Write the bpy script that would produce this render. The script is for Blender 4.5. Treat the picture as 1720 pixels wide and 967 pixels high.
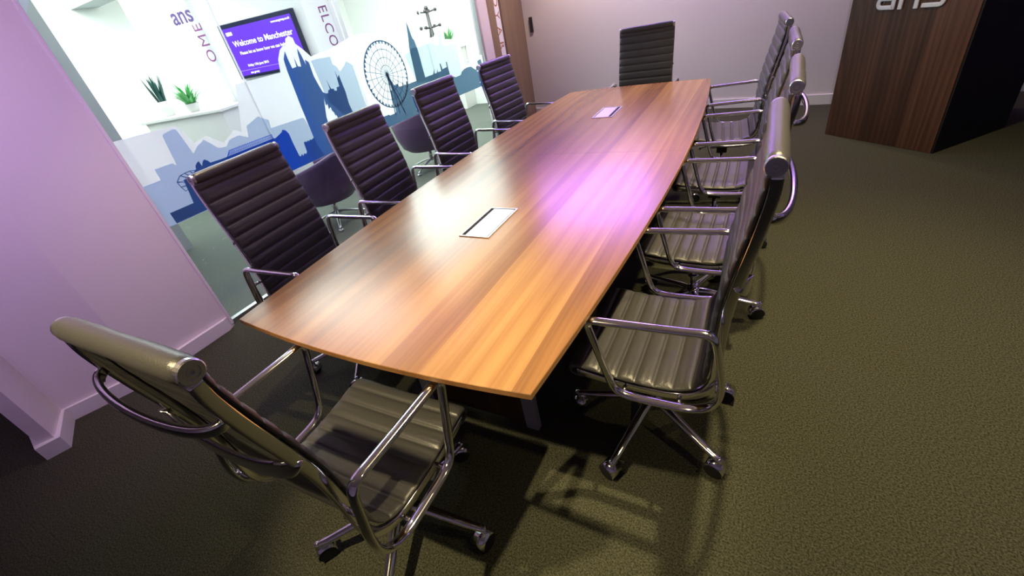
import bpy, bmesh, math, random
from mathutils import Matrix, Vector
from mathutils.geometry import tessellate_polygon
random.seed(7)
S = bpy.context.scene
for o in list(bpy.data.objects): bpy.data.objects.remove(o)
PI = math.pi
COL = S.collection

# ---------------------------------------------------------------- camera
cam_d = bpy.data.cameras.new('camera'); cam = bpy.data.objects.new('camera', cam_d); COL.objects.link(cam)
cam_d.sensor_width = 36.0; cam_d.sensor_fit = 'HORIZONTAL'; cam_d.lens = 725.07/1720*36; cam_d.clip_start = 0.02
RX = Vector((0.87734921, 0.4460078, -0.17701808)); RY = Vector((0.11694585, -0.55651741, -0.82256431)); RZ = Vector((-0.46538374, 0.70097462, -0.54041887))
cam.matrix_world = Matrix(((RX.x, -RY.x, -RZ.x, 0.9589), (RX.y, -RY.y, -RZ.y, -2.2331), (RX.z, -RY.z, -RZ.z, 1.4664), (0, 0, 0, 1)))
S.camera = cam
# ---------------------------------------------------------------- world, exposure
w = bpy.data.worlds.new('world'); S.world = w; w.use_nodes = True
w.node_tree.nodes['Background'].inputs[0].default_value = (0.5, 0.5, 0.6, 1); w.node_tree.nodes['Background'].inputs[1].default_value = 0.0
S.view_settings.view_transform = 'Standard'; S.view_settings.look = 'None'; S.view_settings.gamma = 1; S.view_settings.use_curve_mapping = False
S.view_settings.exposure = 0.0
# ---------------------------------------------------------------- lights
WARM = (1.0, 0.81, 0.45); PURP = (0.42, 0.20, 1.0)
def spot(x, y, z, e, ang=120, blend=.6, col=WARM, r=.03, aim=None):
    l = bpy.data.lights.new('downlight_lamp', 'SPOT'); l.energy = e; l.color = col; l.spot_size = math.radians(ang); l.spot_blend = blend; l.shadow_soft_size = r
    o = bpy.data.objects.new('downlight_lamp', l); o.location = (x, y, z); COL.objects.link(o)
    if aim: o.rotation_euler = (Vector(aim)-Vector((x, y, z))).to_track_quat('-Z', 'Y').to_euler()
    return o
def area(x, y, z, sx, sy, e, col, aim):
    l = bpy.data.lights.new('area_lamp', 'AREA'); l.shape = 'RECTANGLE'; l.size = sx; l.size_y = sy; l.energy = e; l.color = col
    o = bpy.data.objects.new('area_lamp', l); o.location = (x, y, z); COL.objects.link(o)
    o.rotation_euler = (Vector(aim)-Vector((x, y, z))).to_track_quat('-Z', 'Y').to_euler()
    return o
DOWN = [(1.15, -.75, 320, 88, None), (-.35, -2.75, 330, 36, (.10, -1.72, .45)), (1.3, 1.1, 150, 98, None), (-1.15, 3.25, 110, 120, None), (.9, 3.2, 80, 120, None), (-1.15, -.75, 85, 84, None), (-1.1, .9, 60, 84, None), (2.2, -1.3, 45, 110, None)]
for x, y, e, an, aim in DOWN: spot(x, y, 2.66, e, an, .7, aim=aim)
# purple colour-wash strips along the ceiling edges, plus added fill lamps
area(.1, 3.42, 2.62, 2.8, .25, 42, PURP, (.1, 3.3, 0))
area(-.95, 3.1, 2.62, 1.5, .7, 10, (.42, .16, 1.0), (.3, -.6, .73)).data.spread = math.radians(70)  # unseen extra lamp, tilted and added for the purple sheen on the table
area(2.3, .6, 2.62, .15, 3.6, 8, PURP, (1.6, .6, .6))
area(-1.85, .4, 2.62, .15, 3.0, 16, PURP, (-1.6, .8, 0))
area(-.7, -2.2, 2.6, 1.4, .2, 10, (.78, .52, 1.0), (-2.15, -1.45, 1.1)).data.spread = math.radians(85)  # unseen fill added to tint the left wall lavender

# lobby: bright daylight-white ceiling panels
area(-3.6, 2.4, 2.75, 2.2, 4.6, 350, (.93, 1.0, .97), (-3.6, 2.4, 0))
area(-5.6, 0, 2.75, 1.2, 3.0, 115, (.93, 1.0, .97), (-5.6, 0.2, 0))

# ---------------------------------------------------------------- materials
def newmat(name):
    m = bpy.data.materials.new(name); m.use_nodes = True
    nt = m.node_tree; return m, nt, nt.nodes['Principled BSDF']
def N(nt, t, **kw):
    n = nt.nodes.new(t)
    for k, v in kw.items(): setattr(n, k, v)
    return n
def plain(name, col, rough=.5, metal=0, spec=.5, bump=0, bscale=200, var=.0):
    m, nt, b = newmat(name)
    b.inputs['Base Color'].default_value = (*col, 1); b.inputs['Roughness'].default_value = rough; b.inputs['Metallic'].default_value = metal
    b.inputs['Specular IOR Level'].default_value = spec
    tc = N(nt, 'ShaderNodeTexCoord'); no = N(nt, 'ShaderNodeTexNoise'); no.inputs['Scale'].default_value = bscale; no.inputs['Detail'].default_value = 3
    nt.links.new(tc.outputs['Object'], no.inputs['Vector'])
    if bump:
        bu = N(nt, 'ShaderNodeBump'); bu.inputs['Strength'].default_value = bump; bu.inputs['Distance'].default_value = .002
        nt.links.new(no.outputs['Fac'], bu.inputs['Height']); nt.links.new(bu.outputs['Normal'], b.inputs['Normal'])
    if var:
        mr = N(nt, 'ShaderNodeMix', data_type='RGBA'); mr.inputs[6].default_value = (*[c*(1-var) for c in col], 1); mr.inputs[7].default_value = (*[min(1, c*(1+var)) for c in col], 1)
        nt.links.new(no.outputs['Fac'], mr.inputs[0]); nt.links.new(mr.outputs[2], b.inputs['Base Color'])
    return m
def wood(name, c0, c1, c2, axis, plank=.12, rough=.3, grain=1.0, fig=.5, amt=.5):
    """streaky veneer running along axis ('Y' or 'Z')"""
    m, nt, b = newmat(name); L = nt.links.new
    tc = N(nt, 'ShaderNodeTexCoord'); sep = N(nt, 'ShaderNodeSeparateXYZ'); L(tc.outputs['Object'], sep.inputs[0])
    along = 1 if axis == 'Y' else 2
    def mp(sx, sy, sz):
        k = N(nt, 'ShaderNodeMapping'); k.inputs['Scale'].default_value = (sx, sy, sz); L(tc.outputs['Object'], k.inputs[0]); return k
    hi = 1/plank
    sc = [hi, hi, hi]; sc[along] = .35
    m1 = mp(*sc); n1 = N(nt, 'ShaderNodeTexNoise'); n1.inputs['Scale'].default_value = 1; n1.inputs['Detail'].default_value = 2; L(m1.outputs[0], n1.inputs['Vector'])
    sc = [110*grain]*3; sc[along] = 2.2*grain
    m2 = mp(*sc); n2 = N(nt, 'ShaderNodeTexNoise'); n2.inputs['Scale'].default_value = 1; n2.inputs['Detail'].default_value = 4; L(m2.outputs[0], n2.inputs['Vector'])
    sc = [9]*3; sc[along] = 1.0
    m3 = mp(*sc); wv = N(nt, 'ShaderNodeTexWave', wave_type='RINGS', rings_direction='SPHERICAL'); wv.inputs['Scale'].default_value = .9; wv.inputs['Distortion'].default_value = 7; wv.inputs['Detail'].default_value = 2; wv.inputs['Detail Scale'].default_value = .6
    L(m3.outputs[0], wv.inputs['Vector'])
    # strips of veneer, each with a tone of its own
    mul = N(nt, 'ShaderNodeMath', operation='MULTIPLY'); mul.inputs[1].default_value = 1/plank; L(sep.outputs[0], mul.inputs[0])
    fl = N(nt, 'ShaderNodeMath', operation='FLOOR'); L(mul.outputs[0], fl.inputs[0])
    wn = N(nt, 'ShaderNodeTexWhiteNoise', noise_dimensions='1D'); L(fl.outputs[0], wn.inputs['W'])
    a = N(nt, 'ShaderNodeMath', operation='MULTIPLY_ADD'); a.inputs[1].default_value = .55; L(n1.outputs['Fac'], a.inputs[0])
    a2 = N(nt, 'ShaderNodeMath', operation='MULTIPLY'); a2.inputs[1].default_value = .32; L(wn.outputs['Value'], a2.inputs[0]); L(a2.outputs[0], a.inputs[2])
    g = N(nt, 'ShaderNodeMath', operation='MULTIPLY_ADD'); g.inputs[1].default_value = amt; L(n2.outputs['Fac'], g.inputs[0]); L(a.outputs[0], g.inputs[2])
    g2 = N(nt, 'ShaderNodeMath', operation='MULTIPLY_ADD'); g2.inputs[1].default_value = .25*fig; L(wv.outputs['Fac'], g2.inputs[0]); L(g.outputs[0], g2.inputs[2])
    cr = N(nt, 'ShaderNodeValToRGB'); e = cr.color_ramp.elements
    e[0].position = .42-(.5-amt)*.5; e[0].color = (*c0, 1); e[1].position = .98-(.5-amt)*.6; e[1].color = (*c2, 1); k = cr.color_ramp.elements.new(.7-(.5-amt)*.55); k.color = (*c1, 1)
    L(g2.outputs[0], cr.inputs[0]); L(cr.outputs[0], b.inputs['Base Color'])
    b.inputs['Roughness'].default_value = rough
    bu = N(nt, 'ShaderNodeBump'); bu.inputs['Strength'].default_value = .12; bu.inputs['Distance'].default_value = .001
    L(n2.outputs['Fac'], bu.inputs['Height']); L(bu.outputs['Normal'], b.inputs['Normal'])
    return m
def carpet(name='carpet', c0=(.020, .0215, .013), c1=(.088, .087, .060)):
    m, nt, b = newmat(name); L = nt.links.new
    tc = N(nt, 'ShaderNodeTexCoord')
    n1 = N(nt, 'ShaderNodeTexNoise'); n1.inputs['Scale'].default_value = 170; n1.inputs['Detail'].default_value = 5; n1.inputs['Roughness'].default_value = .75; L(tc.outputs['Object'], n1.inputs['Vector'])
    n2 = N(nt, 'ShaderNodeTexNoise'); n2.inputs['Scale'].default_value = 5; n2.inputs['Detail'].default_value = 4; L(tc.outputs['Object'], n2.inputs['Vector'])
    cr = N(nt, 'ShaderNodeValToRGB'); e = cr.color_ramp.elements
    e[0].position = .40; e[0].color = (*c0, 1); e[1].position = .62; e[1].color = (*c1, 1)
    L(n1.outputs['Fac'], cr.inputs[0])
    mx = N(nt, 'ShaderNodeMix', data_type='RGBA', blend_type='MULTIPLY'); mx.inputs[0].default_value = .0; L(cr.outputs[0], mx.inputs[6]); L(n2.outputs['Fac'], mx.inputs[7])
    L(mx.outputs[2], b.inputs['Base Color']); b.inputs['Roughness'].default_value = 1; b.inputs['Specular IOR Level'].default_value = .05
    bu = N(nt, 'ShaderNodeBump'); bu.inputs['Strength'].default_value = .15; bu.inputs['Distance'].default_value = .002; L(n1.outputs['Fac'], bu.inputs['Height']); L(bu.outputs['Normal'], b.inputs['Normal'])
    return m
def glassmat():
    m, nt, b = newmat('clear_glass'); L = nt.links.new; out = nt.nodes['Material Output']
    tr = N(nt, 'ShaderNodeBsdfTransparent'); tr.inputs[0].default_value = (.95, .985, .97, 1); gl = N(nt, 'ShaderNodeBsdfGlossy'); gl.inputs['Roughness'].default_value = .02
    fr = N(nt, 'ShaderNodeFresnel'); fr.inputs[0].default_value = 1.45; mx = N(nt, 'ShaderNodeMixShader')
    ge = N(nt, 'ShaderNodeNewGeometry'); iv = N(nt, 'ShaderNodeMath', operation='SUBTRACT'); iv.inputs[0].default_value = 1; L(ge.outputs['Backfacing'], iv.inputs[1])
    mu = N(nt, 'ShaderNodeMath', operation='MULTIPLY'); L(fr.outputs[0], mu.inputs[0]); L(iv.outputs[0], mu.inputs[1])
    L(mu.outputs[0], mx.inputs[0]); L(tr.outputs[0], mx.inputs[1]); L(gl.outputs[0], mx.inputs[2]); L(mx.outputs[0], out.inputs[0]); return m
def film(name, colA, colB, clear, y0=0, y1=1, transl=.8, glow=None):
    """thin printed vinyl: part see-through, the rest scatters light through; colour runs from colA to colB, with an optional blue glow put in"""
    m, nt, b = newmat(name); L = nt.links.new; out = nt.nodes['Material Output']
    tc = N(nt, 'ShaderNodeTexCoord'); sp = N(nt, 'ShaderNodeSeparateXYZ'); L(tc.outputs['Object'], sp.inputs[0])
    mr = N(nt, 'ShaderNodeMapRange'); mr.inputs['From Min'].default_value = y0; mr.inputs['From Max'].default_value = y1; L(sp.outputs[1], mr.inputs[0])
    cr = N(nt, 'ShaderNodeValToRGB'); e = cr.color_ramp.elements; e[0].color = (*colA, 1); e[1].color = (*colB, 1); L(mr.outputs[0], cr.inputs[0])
    if glow:
        k = e.new(.36); k.color = (*glow, 1); k = e.new(.52); k.color = (.24, .38, .62, 1)  # blue light falling on the film, put into its colour
    di = N(nt, 'ShaderNodeBsdfDiffuse'); tl = N(nt, 'ShaderNodeBsdfTranslucent'); L(cr.outputs[0], di.inputs[0]); L(cr.outputs[0], tl.inputs[0])
    m1 = N(nt, 'ShaderNodeMixShader'); m1.inputs[0].default_value = transl; L(di.outputs[0], m1.inputs[1]); L(tl.outputs[0], m1.inputs[2])
    tr = N(nt, 'ShaderNodeBsdfTransparent'); m2 = N(nt, 'ShaderNodeMixShader'); m2.inputs[0].default_value = clear
    L(m1.outputs[0], m2.inputs[1]); L(tr.outputs[0], m2.inputs[2]); L(m2.outputs[0], out.inputs[0]); return m
def emit(name, col, s):
    m, nt, b = newmat(name); b.inputs['Base Color'].default_value = (*[c*.2 for c in col], 1); b.inputs['Emission Color'].default_value = (*col, 1); b.inputs['Emission Strength'].default_value = s; b.inputs['Roughness'].default_value = .3; return m

M = dict(
 wall=plain('painted_wall', (.72, .66, .68), .75, bump=.15, bscale=90, var=.02),
 skirt=plain('painted_skirting', (.74, .70, .72), .45),
 lobbywall=plain('lobby_paint', (.86, .88, .86), .7, bump=.1, bscale=60, var=.01),
 lobbygrey=plain('lobby_grey_paint', (.42, .46, .45), .7, bump=.1, bscale=60),
 ceil=plain('ceiling_paint', (.7, .7, .7), .8, bump=.2, bscale=120),
 tile=plain('ceiling_tile', (.55, .6, .62), .8, bump=.3, bscale=150, var=.05),
 carpet=carpet(), litcarpet=carpet('lobby_lit_carpet', (.075, .085, .075), (.19, .21, .185)), glass=glassmat(),  # lobby floor is the same carpet, its cool light put into a paler colour
 leather=plain('black_leather', (.058, .056, .054), .35, spec=.6, bump=.35, bscale=260),
 chrome=plain('polished_aluminium', (.78, .77, .78), .10, metal=1),
 satin=plain('brushed_aluminium', (.62, .62, .65), .32, metal=1, bump=.1, bscale=400),
 darkmetal=plain('dark_metal', (.03, .03, .033), .35, spec=.5),
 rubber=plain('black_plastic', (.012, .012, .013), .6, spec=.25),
 table=wood('table_veneer', (.17, .078, .030), (.30, .145, .052), (.44, .24, .092), 'Y', .13, .25, amt=.34),
 tedge=wood('table_edge_band', (.20, .09, .03), (.28, .13, .045), (.36, .18, .07), 'Y', .2, .4),
 door=wood('door_veneer', (.19, .13, .075), (.26, .185, .11), (.34, .25, .16), 'Z', .09, .4, fig=.2),
 walnut=wood('walnut_cladding', (.015, .005, .003), (.040, .015, .007), (.10, .042, .024), 'Z', .3, .38, grain=.7, fig=.5),
 port=plain('silver_plate', (.66, .65, .70), .35, metal=.55, spec=.5), slot=plain('black_brush', (.01, .01, .015), .8),
 greyleg=plain('grey_powder_coat', (.38, .39, .44), .45, metal=.3),
 tub=plain('purple_leather', (.12, .065, .15), .4, spec=.5, bump=.3, bscale=150),
 white=plain('white_laminate', (.86, .86, .84), .4), pot=plain('white_ceramic', (.62, .60, .58), .35),
 leafdark=plain('dark_green_leaf', (.02, .09, .08), .45, var=.5, bscale=30), leaf=plain('bright_green_leaf', (.10, .42, .12), .5, var=.5, bscale=25),
 banner=plain('white_banner', (.95, .95, .95), .6),
 ink=plain('purple_ink', (.10, .05, .22), .5), inkred=plain('magenta_ink', (.22, .05, .20), .5), brownink=plain('bronze_lettering', (.36, .17, .05), .5),
 bezel=plain('tv_bezel', (.012, .016, .05), .25), screen=emit('tv_screen', (.155, .035, .95), 1.05), scrtext=emit('screen_text', (1, 1, 1), 1.3), scrline=emit('screen_line', (.55, .4, 1), 1.0),
 logo=plain('satin_logo_letter', (.62, .62, .70), .4, metal=.3),
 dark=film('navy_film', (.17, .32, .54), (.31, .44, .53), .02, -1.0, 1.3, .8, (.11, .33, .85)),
 bluefilm=film('blue_film', (.08, .32, .95), (.08, .32, .95), .02, .0, .6, .8),
 pale=film('pale_blue_film', (.70, .80, .93), (.80, .89, .92), .10, -.8, 1.4, .8), frost=film('frosted_film', (.96, .96, .99), (.96, .98, .98), .30, -.8, 1.4, .85),
 paper=plain('white_panel', (.85, .84, .86), .4), lampface=emit('lamp_face', (1, .85, .6), 6), lobbylamp=emit('light_panel', (.95, 1, .98), 2.5),
)

# ---------------------------------------------------------------- geometry helpers
def mesh_obj(name, bm, mat, parent=None, smooth=False, loc=None, **props):
    me = bpy.data.meshes.new(name); bm.normal_update(); bm.to_mesh(me); bm.free()
    for m in (mat if isinstance(mat, (list, tuple)) else [mat]): me.materials.append(m)
    if smooth:
        for p in me.polygons: p.use_smooth = True
    o = bpy.data.objects.new(name, me); COL.objects.link(o)
    if parent: o.parent = parent
    if loc: o.location = loc
    for k, v in props.items(): o[k] = v
    return o
def thing(name, label, cat, loc=(0, 0, 0), rz=0, group=None):
    o = bpy.data.objects.new(name, None); COL.objects.link(o); o.empty_display_size = .1
    o.location = loc; o.rotation_euler = (0, 0, rz); o['label'] = label; o['category'] = cat
    if group: o['group'] = group
    return o
def box(bm, x0, x1, y0, y1, z0, z1, bev=0, mi=0):
    b2 = bmesh.new(); bmesh.ops.create_cube(b2, size=1)
    for v in b2.verts: v.co = Vector(((x0+x1)/2+v.co.x*(x1-x0), (y0+y1)/2+v.co.y*(y1-y0), (z0+z1)/2+v.co.z*(z1-z0)))
    if bev: bmesh.ops.bevel(b2, geom=b2.edges[:], offset=bev, segments=2, affect='EDGES', profile=.5)
    merge(bm, b2, mi)
def merge(bm, b2, mi=0, mat=None):
    mp = {}
    for v in b2.verts: mp[v] = bm.verts.new((mat @ v.co) if mat else v.co)
    for f in b2.faces:
        try:
            nf = bm.faces.new([mp[v] for v in f.verts]); nf.material_index = mi if mi else f.material_index; nf.smooth = f.smooth
        except ValueError: pass
    b2.free()
def prism(bm, pts, z0, z1, mi=0):
    """vertical prism over a floor polygon"""
    a = [bm.verts.new((x, y, z0)) for x, y in pts]; b = [bm.verts.new((x, y, z1)) for x, y in pts]; n = len(pts)
    fs = [bm.faces.new(a[::-1]), bm.faces.new(b)] + [bm.faces.new((a[i], a[(i+1) % n], b[(i+1) % n], b[i])) for i in range(n)]
    for f in fs: f.material_index = mi
def plate(bm, pts3, thick, hole=None):
    """flat plate: polygon (list of Vector) extruded by vector thick, concave allowed"""
    allp = list(pts3)+(list(hole) if hole else [])
    n = len(pts3); a = [bm.verts.new(p) for p in allp]; b = [bm.verts.new(Vector(p)+thick) for p in allp]
    for tri in tessellate_polygon([[Vector(p) for p in pts3]]+([[Vector(p) for p in hole]] if hole else [])):
        for vs in ([a[k] for k in tri], [b[k] for k in tri][::-1]):
            try: bm.faces.new(vs)
            except ValueError: pass
    for i in range(n): bm.faces.new((a[i], b[i], b[(i+1) % n], a[(i+1) % n]))
def lathe(bm, prof, seg=24, mi=0, cx=0, cy=0):
    rings = []
    for r, z in prof:
        rings.append([bm.verts.new((cx+r*math.cos(2*PI*i/seg), cy+r*math.sin(2*PI*i/seg), z)) for i in range(seg)] if r > 1e-6 else [bm.verts.new((cx, cy, z))])
    for A, B in zip(rings, rings[1:]):
        for i in range(seg):
            j = (i+1) % seg
            vs = ([A[0]] if len(A) == 1 else [A[i], A[j]]) + ([B[0]] if len(B) == 1 else [B[j], B[i]])
            if len(vs) > 2:
                f = bm.faces.new(vs); f.smooth = True; f.material_index = mi
def catmull(P, n=8, closed=False):
    P = [Vector(p) for p in P]; out = []; k = len(P)
    rng = range(k) if closed else range(k-1)
    for i in rng:
        p0 = P[(i-1) % k] if (closed or i > 0) else P[0]*2-P[1]
        p1 = P[i]; p2 = P[(i+1) % k]; p3 = P[(i+2) % k] if (closed or i < k-2) else P[-1]*2-P[-2]
        for j in range(n):
            t = j/n; out.append(.5*((2*p1)+(-p0+p2)*t+(2*p0-5*p1+4*p2-p3)*t*t+(-p0+3*p1-3*p2+p3)*t**3))
    if not closed: out.append(P[-1])
    return out
def sweep(bm, path, ra, rb, closed=False, ref=Vector((0, 1, 0)), seg=10, mi=0, square=False):
    """tube along path; ra = half width along ref, rb = half thickness; ra/rb may be functions of 0..1"""
    n = len(path); rings = []
    for i, p in enumerate(path):
        a = path[(i-1) % n] if (closed or i > 0) else p; b = path[(i+1) % n] if (closed or i < n-1) else p
        T = (b-a).normalized(); B = (ref-T*ref.dot(T)); B = B.normalized() if B.length > 1e-5 else Vector((1, 0, 0)); Nn = T.cross(B)
        t = i/(n-1); A_ = ra(t) if callable(ra) else ra; B_ = rb(t) if callable(rb) else rb
        ring = []
        for k in range(seg):
            th = 2*PI*(k+.5)/seg; c, s_ = math.cos(th), math.sin(th)
            if square: c = math.copysign(abs(c)**.45, c); s_ = math.copysign(abs(s_)**.45, s_)
            ring.append(bm.verts.new(p+B*A_*c+Nn*B_*s_))
        rings.append(ring)
    m = n if closed else n-1
    for i in range(m):
        A, B = rings[i], rings[(i+1) % n]
        for k in range(seg):
            f = bm.faces.new((A[k], A[(k+1) % seg], B[(k+1) % seg], B[k])); f.smooth = True; f.material_index = mi
    if not closed:
        f = bm.faces.new(rings[0][::-1]); f.material_index = mi; f = bm.faces.new(rings[-1]); f.material_index = mi
def rod(bm, a, b, r, seg=10, mi=0): sweep(bm, [Vector(a), Vector(b)], r, r, seg=seg, mi=mi, ref=Vector((.31, .9, .2)))
def frame_mat(origin, r, u):
    r = Vector(r).normalized(); u = Vector(u).normalized(); n = r.cross(u)
    return Matrix(((r.x, u.x, n.x, origin[0]), (r.y, u.y, n.y, origin[1]), (r.z, u.z, n.z, origin[2]), (0, 0, 0, 1)))
def text_bm(txt, size, extrude=.0008, align='LEFT', bold=0.0, gap=1.0):
    c = bpy.data.curves.new('lettering', 'FONT'); c.body = txt; c.size = size; c.extrude = extrude; c.align_x = align; c.offset = bold; c.resolution_u = 4; c.space_character = gap
    o = bpy.data.objects.new('lettering', c); COL.objects.link(o)
    dg = bpy.context.evaluated_depsgraph_get(); me = bpy.data.meshes.new_from_object(o.evaluated_get(dg))
    bm = bmesh.new(); bm.from_mesh(me); bpy.data.objects.remove(o); bpy.data.curves.remove(c); bpy.data.meshes.remove(me); return bm
def text(name, txt, size, mat, M4, parent=None, extrude=.0008, align='LEFT', bold=0.0, gap=1.0, **props):
    bm = text_bm(txt, size, extrude, align, bold, gap)
    for v in bm.verts: v.co = M4 @ v.co
    return mesh_obj(name, bm, mat, parent, **props)
def struct(name, bm, mat, parent=None, **kw):
    o = mesh_obj(name, bm, mat, parent, **kw)
    if not parent: o['kind'] = 'structure'
    return o

# ================================================================ THE ROOM
GX = -2.1; H = 2.7
bm = bmesh.new(); box(bm, GX, 6, -5, 7, -.1, 0); box(bm, -3.5, GX, -5, -1.2, -.1, 0); struct('floor', bm, M['carpet'])
bm = bmesh.new(); box(bm, -9, GX, -1.2, 7, -.1, 0); struct('floor_lobby', bm, M['litcarpet'])
bm = bmesh.new(); box(bm, GX, 6, -5, 4.3, H, H+.1); ceil = struct('ceiling', bm, M['ceil'])
for x, y, e, an, aim in DOWN:
    bm = bmesh.new(); lathe(bm, [(.05, H-.001), (.062, H-.001), (.062, H-.008), (.05, H-.010), (.045, H-.004), (.0, H-.004)], 24, cx=x, cy=y); f = mesh_obj('light_fitting', bm, M['satin'], ceil)
    bm = bmesh.new(); lathe(bm, [(.0, H-.006), (.043, H-.006)], 20, cx=x, cy=y); mesh_obj('lamp_face', bm, M['lampface'], f)
# left wall: plastered column beside the glass, stepping back and out again
LW = [(-2.045, -1.15), (-2.06, -1.68), (-2.215, -2.05), (-1.985, -2.155), (-2.02, -2.21), (-3.4, -2.0)]
bm = bmesh.new(); prism(bm, LW + [(-3.4, -1.6), (-2.4, -1.15)], 0, H); struct('wall_left', bm, M['wall'])
OFF = [(-2.022, -1.2), (-2.03, -1.672), (-2.194, -2.042), (-1.955, -2.142), (-1.989, -2.235), (-3.4, -2.02)]
bm = bmesh.new()
n = len(OFF)
bot = [bm.verts.new((x, y, 0)) for x, y in OFF]; top = [bm.verts.new((x, y, .083)) for x, y in OFF]
inn = [bm.verts.new((x-.004 if i != 5 else x, y+.002, .083)) for i, (x, y) in enumerate(LW)]
inn[0].co = (-2.045, -1.16, .083)
e0 = bm.verts.new((-2.045, -1.16, 0)); 
for i in range(n-1):
    bm.faces.new((bot[i], bot[i+1], top[i+1], top[i])); bm.faces.new((top[i], top[i+1], inn[i+1], inn[i]))
bm.faces.new((e0, bot[0], top[0], inn[0])); bmesh.ops.recalc_face_normals(bm, faces=bm.faces[:])
struct('baseboard_left', bm, M['skirt'])
# back wall and baseboard
BW = [(-2.1, 4.05), (1.55, 3.575), (6, 3.575)]
bm = bmesh.new(); prism(bm, [(-2.1, 4.2)] + BW + [(6, 4.2)], 0, H); struct('wall_back', bm, M['wall'])
bm = bmesh.new(); prism(bm, BW + [(6, 3.56), (1.55, 3.56), (-2.08, 4.032)], 0, .10); struct('baseboard_back', bm, M['skirt'])
bm = bmesh.new(); box(bm, 5.5, 5.6, -5, 3.575, 0, H); struct('wall_right', bm, M['wall'])
bm = bmesh.new(); box(bm, -3.5, 5.5, -5, -4.9, 0, H); struct('wall_front', bm, M['wall'])
bm = bmesh.new(); box(bm, -3.5, -3.4, -4.9, -1.4, 0, H); struct('wall_side', bm, M['wall'])

# glazed wall: four panes, channels
JO = [-1.15, -.247, .745, 1.80, 2.81]
for i in range(4):
    bm = bmesh.new(); box(bm, GX-.006, GX+.006, JO[i]+.003, JO[i+1]-.003, .028, 2.66)
    wdw = struct('window_%d' % (i+1), bm, M['glass'])
    bm = bmesh.new(); box(bm, GX-.0065, GX+.0065, JO[i+1]-.0028, JO[i+1]+.0028, .03, 2.66); mesh_obj('joint_strip', bm, M['frost'], wdw)
bm = bmesh.new(); box(bm, GX-.02, GX+.02, -1.15, 2.81, 0, .028, .002); struct('trim_1', bm, M['satin'])
bm = bmesh.new(); box(bm, GX-.025, GX+.025, -1.15, 2.81, 2.66, H); struct('trim_2', bm, M['satin'])
bm = bmesh.new(); box(bm, GX-.03, GX+.03, 2.81, 2.86, 0, H, .003); struct('trim_3', bm, M['satin'])
bm = bmesh.new(); box(bm, GX-.08, GX+.004, 2.86, 3.11, 0, H); struct('wall_pier', bm, M['wall'])
bm = bmesh.new(); box(bm, GX-.012, -2.036, -1.165, -1.148, .02, 2.66, .002); struct('trim_4', bm, M['skirt'])
# wooden door with a narrow glazed slot that carries vertical lettering
bm = bmesh.new(); box(bm, GX-.05, GX+.006, 3.11, 3.285, 0, H, .002); box(bm, GX-.05, GX+.006, 3.455, 4.06, 0, H, .002); box(bm, GX-.05, GX-.045, 3.28, 3.46, 0, H)
dr = struct('door_1', bm, M['door'])
bm = bmesh.new(); box(bm, GX-.045, GX-.02, 3.29, 3.45, .02, H-.02); mesh_obj('lettered_panel', bm, M['paper'], dr)
for k, ch in enumerate('BOYARDE'):
    M4 = frame_mat((GX-.019, 3.325, 1.76-.165*k), (0, 0, -1), (0, 1, 0))
    text('panel_letter', ch, .15, M['brownink'], M4, dr)
bm = bmesh.new(); box(bm, -2.0, -1.955, 4.012, 4.03, 1.10, 1.28, .002); mesh_obj('latch_plate', bm, M['darkmetal'], dr)

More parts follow.
